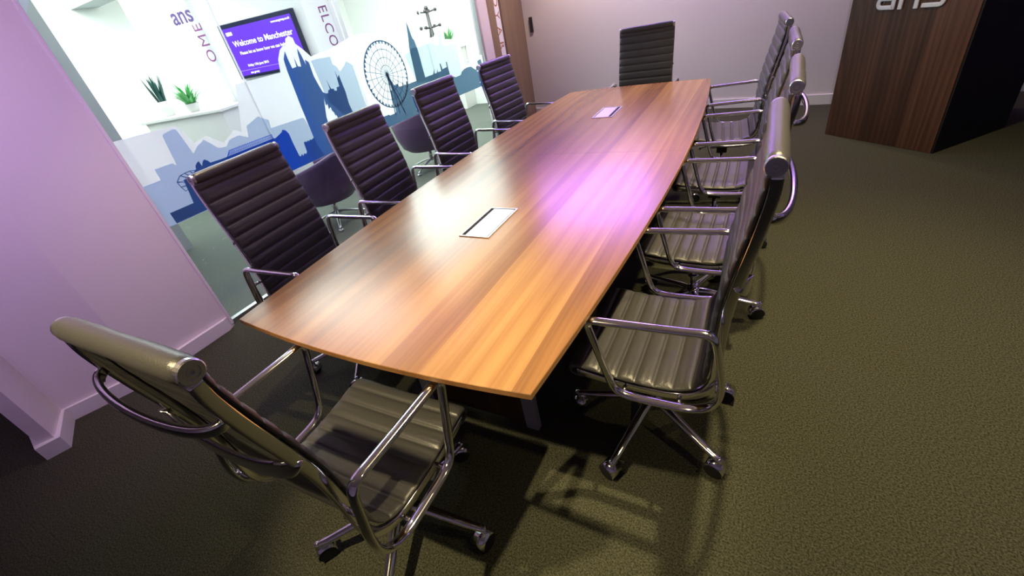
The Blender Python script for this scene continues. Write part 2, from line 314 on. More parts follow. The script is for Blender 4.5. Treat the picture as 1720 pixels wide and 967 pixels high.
# outlines on the glass plane as (y, z) in metres
DARK= [(-1.087, 0.801), (-0.94, 0.801), (-0.929, 0.869), (-0.919, 0.942), (-0.879, 0.941), (-0.821, 0.973), (-0.815, 0.991), (-0.795, 1.006), (-0.782, 1.009), (-0.78, 0.976), (-0.762, 1.0), (-0.748, 1.008), (-0.73, 0.994), (-0.723, 0.979), (-0.644, 0.975), (-0.239, 0.981), (-0.227, 0.977), (-0.157, 1.001), (-0.146, 1.014), (-0.122, 1.003), (-0.108, 0.975), (-0.109, 0.911), (-0.104, 0.809), (-0.093, 0.8), (-0.075, 0.815), (-0.074, 0.796), (-0.053, 0.812), (-0.044, 0.801), (-0.027, 0.812), (-0.02, 0.882), (-0.0, 0.886), (-0.002, 0.877), (0.023, 0.885), (0.024, 0.876), (0.05, 0.886), (0.052, 0.878), (0.082, 0.888), (0.083, 1.009), (0.085, 1.146), (0.094, 1.367), (0.103, 1.431), (0.139, 1.479), (0.139, 1.425), (0.143, 1.365), (0.183, 1.369), (0.194, 1.434), (0.197, 1.37), (0.224, 1.363), (0.24, 1.448), (0.251, 1.48), (0.263, 1.432), (0.272, 1.365), (0.279, 1.402), (0.305, 1.378), (0.3, 1.267), (0.303, 1.279), (0.307, 1.248), (0.326, 1.165), (0.35, 1.148), (0.374, 1.146), (0.384, 1.164), (0.404, 1.168), (0.405, 1.237), (0.417, 1.167), (0.443, 1.164), (0.445, 1.147), (0.469, 1.145), (0.474, 1.166), (0.506, 1.167), (0.518, 1.28), (0.522, 1.227), (0.542, 1.246), (0.55, 1.119), (0.541, 1.024), (0.549, 0.962), (0.548, 0.918), (0.55, 0.839), (0.856, 0.83), (0.955, 0.827), (0.967, 0.817), (1.044, 0.816), (1.061, 0.824), (1.07, 1.014), (1.089, 1.009), (1.085, 1.13), (1.098, 1.137), (1.139, 1.043), (1.199, 1.042), (1.199, 1.015), (1.252, 1.014), (1.261, 1.049), (1.266, 1.013), (1.307, 1.013), (1.321, 1.05), (1.325, 1.012), (1.352, 1.01), (1.473, 1.013), (1.489, 1.225), (1.496, 1.296), (1.517, 1.367), (1.525, 1.397), (1.551, 1.513), (1.566, 1.456), (1.58, 1.367), (1.598, 1.352), (1.615, 1.277), (1.618, 1.216), (1.617, 1.135), (1.619, 1.014), (1.758, 1.015), (1.798, 1.058), (1.788, 1.015), (1.826, 1.016), (1.848, 1.049), (1.849, 1.018), (1.908, 1.018), (1.911, 1.089), (1.931, 1.085), (1.939, 1.031), (2.025, 1.037), (2.027, 1.086), (2.049, 1.082), (2.045, 1.036), (2.049, 0.954), (2.145, 0.913), (2.259, 0.914), (2.282, 0.94), (2.343, 0.959), (2.419, 0.963), (2.495, 0.957), (2.576, 0.911), (2.652, 0.902), (2.654, 0.987), (2.692, 0.994), (2.74, 0.994), (2.748, 0.928), (2.774, 0.711), (2.155, 0.722), (0.207, 0.733), (-1.086, 0.733)]
FACADE= [(0.316, 1.126), (0.307, 1.07), (0.328, 1.073), (0.32, 1.035), (0.345, 1.047), (0.346, 1.019), (0.36, 1.002), (0.36, 0.978), (0.374, 0.979), (0.374, 0.947), (0.338, 0.938), (0.332, 0.951), (0.305, 0.937), (0.265, 0.937), (0.271, 0.993), (0.281, 1.022)]
PALE= [[(-1.155, 0.983), (-1.029, 0.985), (-1.027, 1.047), (-0.925, 1.048), (-0.915, 1.033), (-0.907, 1.031), (-0.891, 1.197), (-0.877, 1.206), (-0.819, 1.215), (-0.803, 1.203), (-0.786, 1.058), (-0.74, 1.092), (-0.687, 1.11), (-0.661, 1.083), (-0.631, 1.041), (-0.578, 1.034), (-0.538, 1.064), (-0.468, 1.073), (-0.408, 1.039), (-0.387, 1.108), (-0.28, 1.141), (-0.212, 1.101), (-0.222, 1.048), (0.064, 1.042), (0.084, 0.964), (0.084, 0.845), (0.115, 0.731), (-1.087, 0.729), (-1.162, 0.735)], [(0.329, 1.384), (0.385, 1.388), (0.524, 1.38), (0.518, 1.328), (0.551, 1.305), (0.569, 1.266), (0.63, 1.295), (0.668, 1.324), (0.721, 1.286), (0.718, 0.993), (0.726, 0.946), (0.55, 0.839), (0.345, 1.092)], [(1.401, 1.255), (1.456, 1.256), (1.53, 1.291), (1.619, 1.285), (1.769, 1.289), (1.888, 1.291), (1.909, 1.256), (1.968, 1.256), (2.038, 1.358), (2.065, 1.344), (2.052, 1.253), (2.112, 1.222), (2.204, 1.227), (2.308, 1.222), (2.288, 0.908), (1.476, 0.988)]]
HALO= [(-1.144, 1.238), (-0.8, 1.23), (-0.784, 1.208), (-0.749, 1.112), (-0.662, 1.128), (-0.581, 1.058), (-0.477, 1.111), (-0.436, 1.083), (-0.41, 1.142), (-0.325, 1.356), (0.036, 1.359), (0.061, 1.438), (0.106, 1.492), (0.144, 1.512), (0.163, 1.509), (0.187, 1.551), (0.221, 1.565), (0.25, 1.547), (0.252, 1.509), (0.289, 1.476), (0.319, 1.442), (0.344, 1.411), (0.478, 1.427), (0.501, 1.423), (0.824, 1.487), (0.98, 1.485), (1.186, 1.468), (1.409, 1.412), (1.532, 1.552), (1.577, 1.552), (1.608, 1.486), (1.636, 1.372), (1.794, 1.331), (1.92, 1.335), (2.044, 1.416), (2.112, 1.397), (2.106, 1.289), (2.361, 1.254), (2.384, 1.0), (2.577, 0.985), (2.626, 1.034), (2.781, 1.034), (2.774, 0.711), (2.155, 0.722), (0.207, 0.733), (-1.087, 0.729), (-1.162, 0.735)]
BRIDGE= [(-0.614, 0.967), (-0.243, 0.977), (-0.573, 1.007), (-0.243, 1.009)]
GLOBE= [(-0.828, 0.968), (-0.861, 0.976), (-0.895, 0.974), (-0.924, 0.97), (-0.958, 0.943), (-0.953, 0.91), (-0.942, 0.879)]
ARCH= [(2.345, 1.056), (2.427, 1.039), (2.497, 1.018), (2.554, 0.996), (2.623, 0.965)]
# ================================================================ SKYLINE FILM on the glass
fx = GX+.0075
skf = thing('window_film', 'frosted and blue city skyline film stuck along the glass wall', 'window film', (GX, 0, 0))
def filmplate(name, pts, mat, off, parent, hole=None, **kw):
    bm = bmesh.new(); plate(bm, [Vector((off, y, z)) for y, z in pts], Vector((.0006, 0, 0)), [Vector((off, y, z)) for y, z in hole] if hole else None); return mesh_obj(name, bm, mat, parent, **kw)
filmplate('frosted_backing', HALO, M['frost'], .0070, skf)
for p in PALE: filmplate('pale_skyline', p, M['pale'], .0080, skf)
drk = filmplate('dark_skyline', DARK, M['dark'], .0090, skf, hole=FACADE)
# ferris wheel drawn on the film
fw = bmesh.new(); cy, cz, R = 1.0905, 1.139, .272
def bar2(bm, y0, z0, y1, z1, wd, off=.0094):
    d = Vector((0, y1-y0, z1-z0)); n_ = Vector((0, -d.z, d.y)).normalized()*wd/2
    a = Vector((off, y0, z0)); b = Vector((off, y1, z1)); plate(bm, [a-n_, b-n_, b+n_, a+n_], Vector((.0006, 0, 0)))
def ring2(bm, r, wd, seg=60):
    for i in range(seg):
        a = 2*PI*i/seg; b = 2*PI*(i+1)/seg
        bar2(bm, cy+r*math.cos(a), cz+r*math.sin(a), cy+r*math.cos(b), cz+r*math.sin(b), wd)
ring2(fw, R, .010); ring2(fw, R*.76, .0055, 48); ring2(fw, R*.52, .0055, 40); ring2(fw, R*.29, .0055, 30)
for i in range(22): a = 2*PI*i/22; bar2(fw, cy, cz, cy+R*math.cos(a), cz+R*math.sin(a), .0045)
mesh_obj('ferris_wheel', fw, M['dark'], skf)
gd = bmesh.new()
for i in range(42):
    a = 2*PI*i/42; r = R*.965; bar2(gd, cy+r*math.cos(a), cz+r*math.sin(a)-.012, cy+r*math.cos(a), cz+r*math.sin(a)+.012, .017, .0096)
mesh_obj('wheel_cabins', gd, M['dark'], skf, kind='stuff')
sp = bmesh.new(); bar2(sp, cy, cz, cy-.05, cz-.34, .014); bar2(sp, cy, cz, cy+.09, cz-.36, .014); bar2(sp, cy+.02, cz-.1, cy+.015, cz-.34, .006)
hubv = [Vector((.0096, cy+.018*math.cos(2*PI*i/14), cz+.018*math.sin(2*PI*i/14))) for i in range(14)]; plate(sp, hubv, Vector((.0006, 0, 0)))
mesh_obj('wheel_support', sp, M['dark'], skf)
# blue arched footbridge with lattice, and the small globe lattice
bl = bmesh.new()
(ya, za), (yb, zb) = BRIDGE[0], BRIDGE[1]; (yc, zc), (yd, zd) = BRIDGE[2], BRIDGE[3]
nb = 26
for i in range(nb):
    t0, t1 = i/nb, (i+1)/nb
    p0 = (ya+(yb-ya)*t0, za+(zb-za)*t0); p1 = (ya+(yb-ya)*t1, za+(zb-za)*t1); q0 = (yc+(yd-yc)*t0, zc+(zd-zc)*t0); q1 = (yc+(yd-yc)*t1, zc+(zd-zc)*t1)
    bar2(bl, *p0, *p1, .004); bar2(bl, *q0, *q1, .003); bar2(bl, *p0, *q1, .0018); bar2(bl, *p1, *q0, .0018)
    mm0 = ((p0[0]+q0[0])/2, (p0[1]+q0[1])/2); mm1 = ((p1[0]+q1[0])/2, (p1[1]+q1[1])/2); bar2(bl, *mm0, *mm1, .0018)
bar2(bl, ya, za, yc, zc, .004); bar2(bl, yb, zb, yd, zd, .004)
mesh_obj('lattice_footbridge', bl, M['bluefilm'], skf)
gb = bmesh.new(); pg = GLOBE
for i in range(len(pg)-1): bar2(gb, *pg[i], *pg[i+1], .004)
c0 = pg[-1]; c1 = (pg[0][0], pg[-1][1])
for i in range(len(pg)-1):
    a, b = pg[i], pg[i+1]; q = ((a[0]+c1[0])/2, (a[1]+c1[1])/2); q2 = ((b[0]+c1[0])/2, (b[1]+c1[1])/2)
    bar2(gb, *a, *q, .003); bar2(gb, *q, *q2, .003); bar2(gb, *b, *q, .003)
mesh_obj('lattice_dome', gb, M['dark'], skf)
ar = bmesh.new()
A3 = ARCH
for i in range(len(A3)-1): bar2(ar, *A3[i], *A3[i+1], .006)
mesh_obj('stadium_arch', ar, M['pale'], skf)

# ================================================================ LOBBY beyond the glass
bm = bmesh.new(); box(bm, -9, GX-.03, -5, 7, 2.8, 2.9); lc = struct('ceiling_lobby', bm, M['ceil'])
for i in range(4):
    for j in range(5):
        bm = bmesh.new(); box(bm, -4.9+i*.6+.01, -4.3+i*.6-.01, -1.9+j*.6+.01, -1.3+j*.6-.01, 2.785, 2.80, .003); mesh_obj('ceiling_tile', bm, M['tile'], lc)
bm = bmesh.new(); box(bm, -9, -2.4, .9, 1.2, 2.35, 2.8); struct('trim_5', bm, M['tile'])
bm = bmesh.new(); box(bm, -9, GX-.08, 5.3, 5.4, 0, 2.8); struct('wall_lobby_back', bm, M['lobbywall'])
bm = bmesh.new(); box(bm, -6.6, -6.5, -5, 5.3, 0, 2.8); struct('wall_lobby_side', bm, M['lobbywall'])
bm = bmesh.new(); box(bm, -4.5, -4.0, -3.6, -.36, 0, 2.8); struct('wall_lobby_pier', bm, M['lobbygrey'])
bm = bmesh.new(); box(bm, -4.0, -2.4, -1.9, -1.8, 0, 2.8); struct('wall_lobby_end', bm, M['lobbygrey'])
# feature wall carrying the screen, turned a little towards the meeting room
P0 = Vector((-3.892, 1.296, 0)); T = Vector((.9703, .2419, 0)); NV = Vector((.2419, -.9703, 0)); UP = Vector((0, 0, 1))
def fpt(s, off, z): return P0+T*s+NV*off+UP*z
def fbox(bm, s0, s1, o0, o1, z0, z1, bev=0):
    b2 = bmesh.new(); box(b2, s0, s1, o0, o1, z0, z1, bev); M4 = Matrix(((T.x, NV.x, 0, P0.x), (T.y, NV.y, 0, P0.y), (0, 0, 1, 0), (0, 0, 0, 1)))
    for v in b2.verts: v.co = M4 @ v.co
    bmesh.ops.reverse_faces(b2, faces=b2.faces[:]); merge(bm, b2)
bm = bmesh.new(); fbox(bm, -1.2, .98, -.12, 0, 0, 2.8); struct('wall_feature', bm, M['lobbywall'])
for s0, s1 in ((-1.5, -.665), (.70, .99)):
    bm = bmesh.new(); fbox(bm, s0, s1, 0.001, .06, 0, 2.35, .003)
    b = mesh_obj('welcome_banner', bm, M['banner'], None, category='banner')
    b['label'] = 'white banner panel with welcome lettering reading upwards, left of the screen' if s0 < 0 else 'narrow white banner panel with lettering reading downwards, right of the screen'
    if s0 < 0:
        text('logo_lettering', 'ans', .22, M['ink'], frame_mat(fpt(-.93, .0605, 1.925), T, UP), b, bold=.004)
        text('welcome_lettering', 'OME', .165, M['inkred'], frame_mat(fpt(-.60, .0605, 1.90), UP, -T), b, align='RIGHT', gap=1.2)
    else:
        text('welcome_lettering', 'ELCO', .135, M['inkred'], frame_mat(fpt(.865, .0605, 1.795), -UP, T), b, gap=1.12)
# screen
tv = thing('wall_screen', 'wall mounted purple screen saying Welcome to Manchester', 'television', tuple(fpt(.066, 0, 1.57)))
o = Vector(fpt(.066, 0, 1.57))
def tvm(s, z, off): return frame_mat(Vector(fpt(s, off, z))-o, T, UP)
bm = bmesh.new(); fbox(bm, -.415, .547, .003, .05, 1.305, 1.832, .004)
for v in bm.verts: v.co -= o
mesh_obj('bezel', bm, M['bezel'], tv)
bm = bmesh.new(); fbox(bm, -.385, .517, .05, .0515, 1.335, 1.79)
for v in bm.verts: v.co -= o
sc = mesh_obj('screen', bm, M['screen'], tv)
text('screen_logo', 'ans', .06, M['scrtext'], tvm(-.345, 1.725, .052), sc, bold=.003)
text('screen_heading', 'Welcome to Manchester', .077, M['scrtext'], tvm(-.31, 1.615, .052), sc, bold=.0015)
text('screen_line_of_text', 'Please let us know how we can help.', .042, M['scrtext'], tvm(-.275, 1.535, .052), sc, bold=.001)
text('screen_date', 'Friday 17th June 2015', .032, M['scrtext'], tvm(-.245, 1.415, .052), sc, bold=.001)
text('screen_footer', 'ans group', .03, M['scrtext'], tvm(-.25, 1.347, .052), sc, bold=.001)
text('screen_corner_text', 'www.ansgroup.co.uk', .028, M['scrtext'], tvm(.26, 1.75, .052), sc, bold=.001)
bm = bmesh.new(); fbox(bm, -.37, .51, .052, .0523, 1.383, 1.387)
for v in bm.verts: v.co -= o
mesh_obj('screen_rule', bm, M['scrline'], sc)
# reception counter below the screen with the plants on it
bm = bmesh.new(); fbox(bm, -1.55, -.42, .14, .52, 0, 1.07, .004); fbox(bm, -1.60, -.40, .12, .54, 1.07, 1.10, .004)
c = mesh_obj('reception_counter', bm, M['white'], None, category='counter', label='white lobby counter carrying the two potted plants')
def leaf(bm, base, ang, lean, ln, wd, curl, seg=6, mi=0):
    d = Vector((math.cos(ang), math.sin(ang), 0)); side = Vector((-d.y, d.x, 0)); pv = []
    for i in range(seg+1):
        t = i/seg; th = lean+curl*t; 
        p = base+d*(ln*t*math.sin(th))+UP*(ln*t*math.cos(th)); w_ = wd*(math.sin(PI*min(.98, .25+.75*t))**.8)*.5
        pv.append((bm.verts.new(p-side*w_), bm.verts.new(p+UP*.001+d*w_*.25), bm.verts.new(p+side*w_)))
    for a, b in zip(pv, pv[1:]):
        bm.faces.new((a[0], a[1], b[1], b[0])); bm.faces.new((a[1], a[2], b[2], b[1]))
def pot_plant(name, label, loc, kind, h, rtop=.085, ph=.15, n=20):
    t = thing(name, label, 'plant', loc)
    bm = bmesh.new(); lathe(bm, [(0, 0), (rtop*.62, 0), (rtop*.68, .01), (rtop, ph), (rtop*.92, ph), (rtop*.86, ph-.02), (0, ph-.02)], 24); mesh_obj('pot', bm, M['pot'], t, True)
    bm = bmesh.new()
    for i in range(n):
        a = random.random()*2*PI; r = rtop*.6*random.random(); b_ = Vector((r*math.cos(a), r*math.sin(a), ph-.02))
        if kind == 'snake': leaf(bm, b_, a, random.uniform(.02, .28), h*random.uniform(.7, 1), .026, random.uniform(-.05, .12))
        else: leaf(bm, b_, a, random.uniform(.05, .6), h*random.uniform(.5, 1), .03, random.uniform(.1, .6))
    mesh_obj('foliage', bm, M['leafdark'] if kind == 'snake' else M['leaf'], t, True, kind='stuff')
    return t
pot_plant('snake_plant', 'dark green spiky snake plant in a white pot on the lobby counter', tuple(fpt(-1.34, .35, 1.10)), 'snake', .30, .09, .16, 26)
pot_plant('leafy_plant', 'bright green leafy plant in a white pot beside the snake plant', tuple(fpt(-.93, .37, 1.10)), 'leafy', .27, .075, .09, 60)
# cabinet at the far lobby wall, coat stand, plants
bm = bmesh.new(); box(bm, -5.0, -3.93, 4.95, 5.29, 0, 1.0, .004); box(bm, -5.02, -3.91, 4.93, 5.295, 1.0, 1.03, .004)
mesh_obj('storage_cabinet', bm, M['white'], None, category='cabinet', label='low white cabinet standing against the far lobby wall')
pot_plant('grass_plant', 'bright green upright plant on the far lobby cabinet, right of the coat stand', (-4.10, 5.06, 1.03), 'leafy', .30, .07, .10, 40)
pot_plant('small_fern', 'small light green plant on the far lobby cabinet, behind the coat stand foot', (-4.52, 5.08, 1.03), 'leafy', .16, .05, .08, 26)
cs = thing('coat_stand', 'dark metal coat stand with ball-ended hooks in the lobby', 'coat stand', (-4.0, 4.5, 0))
bm = bmesh.new(); rod(bm, (0, 0, .02), (0, 0, 1.64), .028); lathe(bm, [(0, 1.64), (.03, 1.64), (.035, 1.66), (.02, 1.69), (0, 1.69)], 12); mesh_obj('pole', bm, M['darkmetal'], cs, True)
bm = bmesh.new(); lathe(bm, [(0, 0), (.17, 0), (.17, .012), (.03, .03), (0, .03)], 24); mesh_obj('base', bm, M['darkmetal'], cs, True)
for z_, L_, kk in ((1.60, .14, 4), (1.38, .17, 4)):
    for k in range(kk):
        a = PI/2*k+.4+z_; bm = bmesh.new(); e = Vector((L_*math.cos(a), L_*math.sin(a), z_+.02)); rod(bm, (0, 0, z_), e, .012)
        bmesh.ops.create_icosphere(bm, subdivisions=2, radius=.028, matrix=Matrix.Translation(e)); mesh_obj('hook', bm, M['darkmetal'], cs, True)
bm = bmesh.new(); 
for k in range(3): a = 2*PI*k/3; rod(bm, (.02*math.cos(a), .02*math.sin(a), 1.36), (.10*math.cos(a), .10*math.sin(a), 1.0), .012); rod(bm, (.10*math.cos(a), .10*math.sin(a), 1.0), (.16*math.cos(a), .16*math.sin(a), .01), .012)
mesh_obj('brace', bm, M['darkmetal'], cs, True)

# purple tub chairs
def tub(loc, rz, label):
    t = thing('tub_chair', label, 'armchair', loc, rz, 'purple tub chairs in the lobby')
    bm = bmesh.new(); n = 40; rows_o = []; A0 = math.radians(128)
    def hh(f): u = abs(f)/A0; return .70-.13*(3*u*u-2*u**3)
    prof = lambda f: [(.225, .25), (.285, .30), (.325, .42), (.345, hh(f)-.03), (.335, hh(f)), (.305, hh(f)), (.285, hh(f)-.03), (.27, .42), (.26, .36)]
    rings = []
    for i in range(n+1):
        f = -A0+2*A0*i/n; c, s_ = math.cos(f+PI), math.sin(f+PI)
        rings.append([bm.verts.new((r*c*1.0, r*s_*1.02, z)) for r, z in prof(f)])
    for a, b in zip(rings, rings[1:]):
        for k in range(len(a)-1): bm.faces.new((a[k], a[k+1], b[k+1], b[k]))
    bm.faces.new(rings[0]); bm.faces.new(rings[-1][::-1]); bmesh.ops.recalc_face_normals(bm, faces=bm.faces[:])
    mesh_obj('shell', bm, M['tub'], t, True)
    bm = bmesh.new(); lathe(bm, [(0, .25), (.23, .25), (.262, .30), (.262, .40), (.24, .43), (0, .435)], 36); mesh_obj('seat', bm, M['tub'], t, True)
    bm = bmesh.new(); rod(bm, (0, 0, .09), (0, 0, .25), .025, 14); mesh_obj('column', bm, M['chrome'], t, True)
    for k in range(4):
        a = PI/2*k+.5; bm = bmesh.new(); P = catmull([(.01*math.cos(a), .01*math.sin(a), .11), (.12*math.cos(a), .12*math.sin(a), .085), (.29*math.cos(a), .29*math.sin(a), .03)], 5)
        sweep(bm, P, lambda u: .018-.006*u, .011, ref=Vector((-math.sin(a), math.cos(a), 0))); lathe(bm, [(0, 0), (.022, 0), (.022, .02), (0, .028)], 12, cx=.29*math.cos(a), cy=.29*math.sin(a)); mesh_obj('leg', bm, M['satin'], t, True)
    return t
tub((-2.60, .38, 0), math.radians(200), 'purple leather tub chair behind the glass, nearest the front column')
tub((-2.50, 1.86, 0), math.radians(150), 'purple leather tub chair behind the glass, further from the front column')

# ================================================================ WOODEN PIER with logo
A = Vector((1.46, 2.542, 0)); B = Vector((2.077, 1.966, 0)); C_ = Vector((2.60, 2.53, 0)); D = Vector((1.983, 3.106, 0))
mdir = (B-A).normalized(); ndir = Vector((mdir.y, -mdir.x, 0))
pier = thing('clad_pier', 'dark walnut clad block standing on the carpet with ans lettering', 'display block', tuple(A))
bm = bmesh.new()
Wd = (B-A).length; Dp = (C_-B).length
box(bm, 0, Wd, .0, Dp, 0, 2.0, .003)
ang = math.atan2(mdir.y, mdir.x); pier.rotation_euler = (0, 0, ang)
mesh_obj('cladding', bm, M['walnut'], pier)
bm = bmesh.new(); box(bm, Wd, Wd+.012, .006, Dp, 0, 2.0, .001); mesh_obj('shaded_side', bm, M['rubber'], pier, label='black sheet standing in for the unlit side')  # shade on the walnut side, put in as a black sheet
def stroke(bm, pts, wd, th, closed=False, n=5, corner=.25):
    P = [Vector((x, 0, z)) for x, z in pts]; path = []
    for i, p in enumerate(P):
        if (i == 0 or i == len(P)-1) and not closed: path.append(p); continue
        a = P[i-1]; b = P[(i+1) % len(P)]; r = min(.035, (p-a).length*.5, (b-p).length*.5)
        p0 = p+(a-p).normalized()*r; p1 = p+(b-p).normalized()*r
        for k in range(n+1): t = k/n; path.append(p0*(1-t)**2+p*2*t*(1-t)+p1*t*t)
    sweep(bm, path, th, wd/2, closed=closed, ref=Vector((0, 1, 0)), seg=8, square=True)
    for f in bm.faces: f.smooth = False
for nm, strokes in (('logo_letter_a', [[(.20, 1.08), (.315, 1.08), (.315, .947)], [(.315, 1.015), (.21, 1.015), (.21, .96), (.315, .96)]]),
                    ('logo_letter_n', [[(.365, .945), (.365, 1.08), (.468, 1.08), (.468, .945)]]),
                    ('logo_letter_s', [[(.635, 1.08), (.52, 1.08), (.52, 1.015), (.63, 1.015), (.63, .96), (.505, .96)]])):
    bm = bmesh.new()
    for s_ in strokes: stroke(bm, s_, .028, .006)
    mesh_obj(nm, bm, M['logo'], pier, loc=(0, -.008, 0))

# ================================================================ TABLE
tb = thing('meeting_table', 'long boat-shaped walnut boardroom table with two silver cable ports', 'table', (0, 0, 0))
HE, HM, HL = .568, .655, 1.662
def side(y): return HM-(HM-HE)*(y/HL)**2
for sgn in (-1, 1):
    pts = []; n = 24
    for i in range(n+1): y = HL*i/n; pts.append((side(y), y))
    for i in range(1, 16): x = HE-2*HE*i/16; pts.append((x, HL+.032*(1-(x/HE)**2)))
    for i in range(n, -1, -1): y = HL*i/n; pts.append((-side(y), y))
    pts = [(x, max(y, .0006)) for x, y in pts]
    if sgn < 0: pts = [(x, -y) for x, y in pts][::-1]
    bm = bmesh.new(); cN = len(pts)
    lay = []
    for ins, z in ((.006, .7105), (.0, .7125), (.0, .7285), (.0015, .73)):
        lay.append([bm.verts.new((x-math.copysign(ins, x), y-(math.copysign(ins, y) if abs(y) > .01 else 0), z)) for x, y in pts])
    for a, b, mi in zip(lay, lay[1:], (1, 1, 0)):
        for i in range(cN): f = bm.faces.new((a[i], a[(i+1) % cN], b[(i+1) % cN], b[i])); f.material_index = mi
    bm.faces.new(lay[-1]); f = bm.faces.new(lay[0][::-1]); f.material_index = 1
    mesh_obj('tabletop_half', bm, [M['table'], M['tedge']], tb)
for sgn in (-1, 1):
    y = sgn*.849; bm = bmesh.new()
    for a in ((-.070, -.062, -.134, .134), (.062, .070, -.134, .134), (-.062, .062, -.134, -.127), (-.062, .062, .127, .134)): box(bm, a[0], a[1], y+a[2], y+a[3], .7295, .7335)
    fr = mesh_obj('cable_port_frame', bm, M['port'], tb)
    bm = bmesh.new(); box(bm, -.062, .062, y-.127, y+.127, .7295, .7302); mesh_obj('brush_slot', bm, M['slot'], fr)
    x0, x1 = (-.045, .058) if sgn < 0 else (-.056, .040)
    bm = bmesh.new(); box(bm, x0, x1, y-.123, y+.123, .7303, .7325, .0006); mesh_obj('port_lid', bm, M['port'], fr)
for sy in (-1, 1):
    for sx in (-1, 1):
        bm = bmesh.new(); box(bm, sx*.27-.029, sx*.27+.029, sy*1.25-.016, sy*1.25+.016, 0, .710, .006); mesh_obj('leg', bm, M['greyleg'], tb)
    bm = bmesh.new(); box(bm, -.24, .24, sy*1.25-.009, sy*1.25+.009, .02, .709); mesh_obj('end_panel', bm, M['walnut'], tb)
bm = bmesh.new(); box(bm, -.012, .012, -1.23, 1.23, .12, .708); mesh_obj('modesty_panel', bm, M['walnut'], tb)

# ================================================================ CHAIRS
SL = catmull([(.160, 0, .418), (.195, 0, .417), (.212, 0, .432), (.200, 0, .448), (.160, 0, .449), (.08, 0, .438), (-.02, 0, .431), (-.11, 0, .434), (-.165, 0, .455), (-.194, 0, .50), (-.203, 0, .56), (-.206, 0, .64),
              (-.216, 0, .74), (-.236, 0, .84), (-.260, 0, .94), (-.279, 0, 1.03), (-.288, 0, 1.085)], 20)
def resample(P, step):
    out = [P[0]]; acc = 0
    for a, b in zip(P, P[1:]):
        d = (b-a).length
        while acc+d >= step:
            t = (step-acc)/d; a = a.lerp(b, t); out.append(a.copy()); d = (b-a).length; acc = 0
        acc += d
    return out
PITCH = .056; SUB = 11
SR = resample(SL, PITCH/SUB)
def normals(P):
    r = []
    for i in range(len(P)):
        T_ = (P[min(i+1, len(P)-1)]-P[max(i-1, 0)]).normalized(); r.append(Vector((T_.z, 0, -T_.x)))   # points to the sitter's side
    return r
NR = normals(SR)
def sling(i0, i1, hw=.232):
    bm = bmesh.new(); ts = [-1, -.985, -.95, -.88, -.75, -.5, -.25, 0, .25, .5, .75, .88, .95, .985, 1]; F = []; Bk = []
    for i in range(i0, i1+1):
        u = (i % SUB)/SUB; rib = max(0, 1-abs(2*u-1)**3)**.5 if (i % SUB) else 0
        fr, bk = [], []
        for t in ts:
            e = max(0, 1-abs(t)**14); y = hw*t
            h = (.0035+.0090*rib)*(e**.5)+.0012*math.sin(37*t+i*1.7)*rib*e; cup = -.006*(1-t*t)
            fr.append(bm.verts.new(SR[i]-NR[i]*(-1)*(h+cup))); fr[-1].co.y = y
            bk.append(bm.verts.new(SR[i]+NR[i]*(cup-.006*(e**.5)-.0015*rib))); bk[-1].co.y = y
        F.append(fr); Bk.append(bk)
    for r in range(len(F)-1):
        for k in range(len(ts)-1):
            bm.faces.new((F[r][k], F[r][k+1], F[r+1][k+1], F[r+1][k])); bm.faces.new((Bk[r][k], Bk[r+1][k], Bk[r+1][k+1], Bk[r][k+1]))
        bm.faces.new((F[r][0], F[r+1][0], Bk[r+1][0], Bk[r][0])); bm.faces.new((F[r][-1], Bk[r][-1], Bk[r+1][-1], F[r+1][-1]))
    for R_ in (0, -1):
        for k in range(len(ts)-1): bm.faces.new((F[R_][k], Bk[R_][k], Bk[R_][k+1], F[R_][k+1]))
    bmesh.ops.remove_doubles(bm, verts=bm.verts[:], dist=1e-6); bmesh.ops.recalc_face_normals(bm, faces=bm.faces[:]); return bm
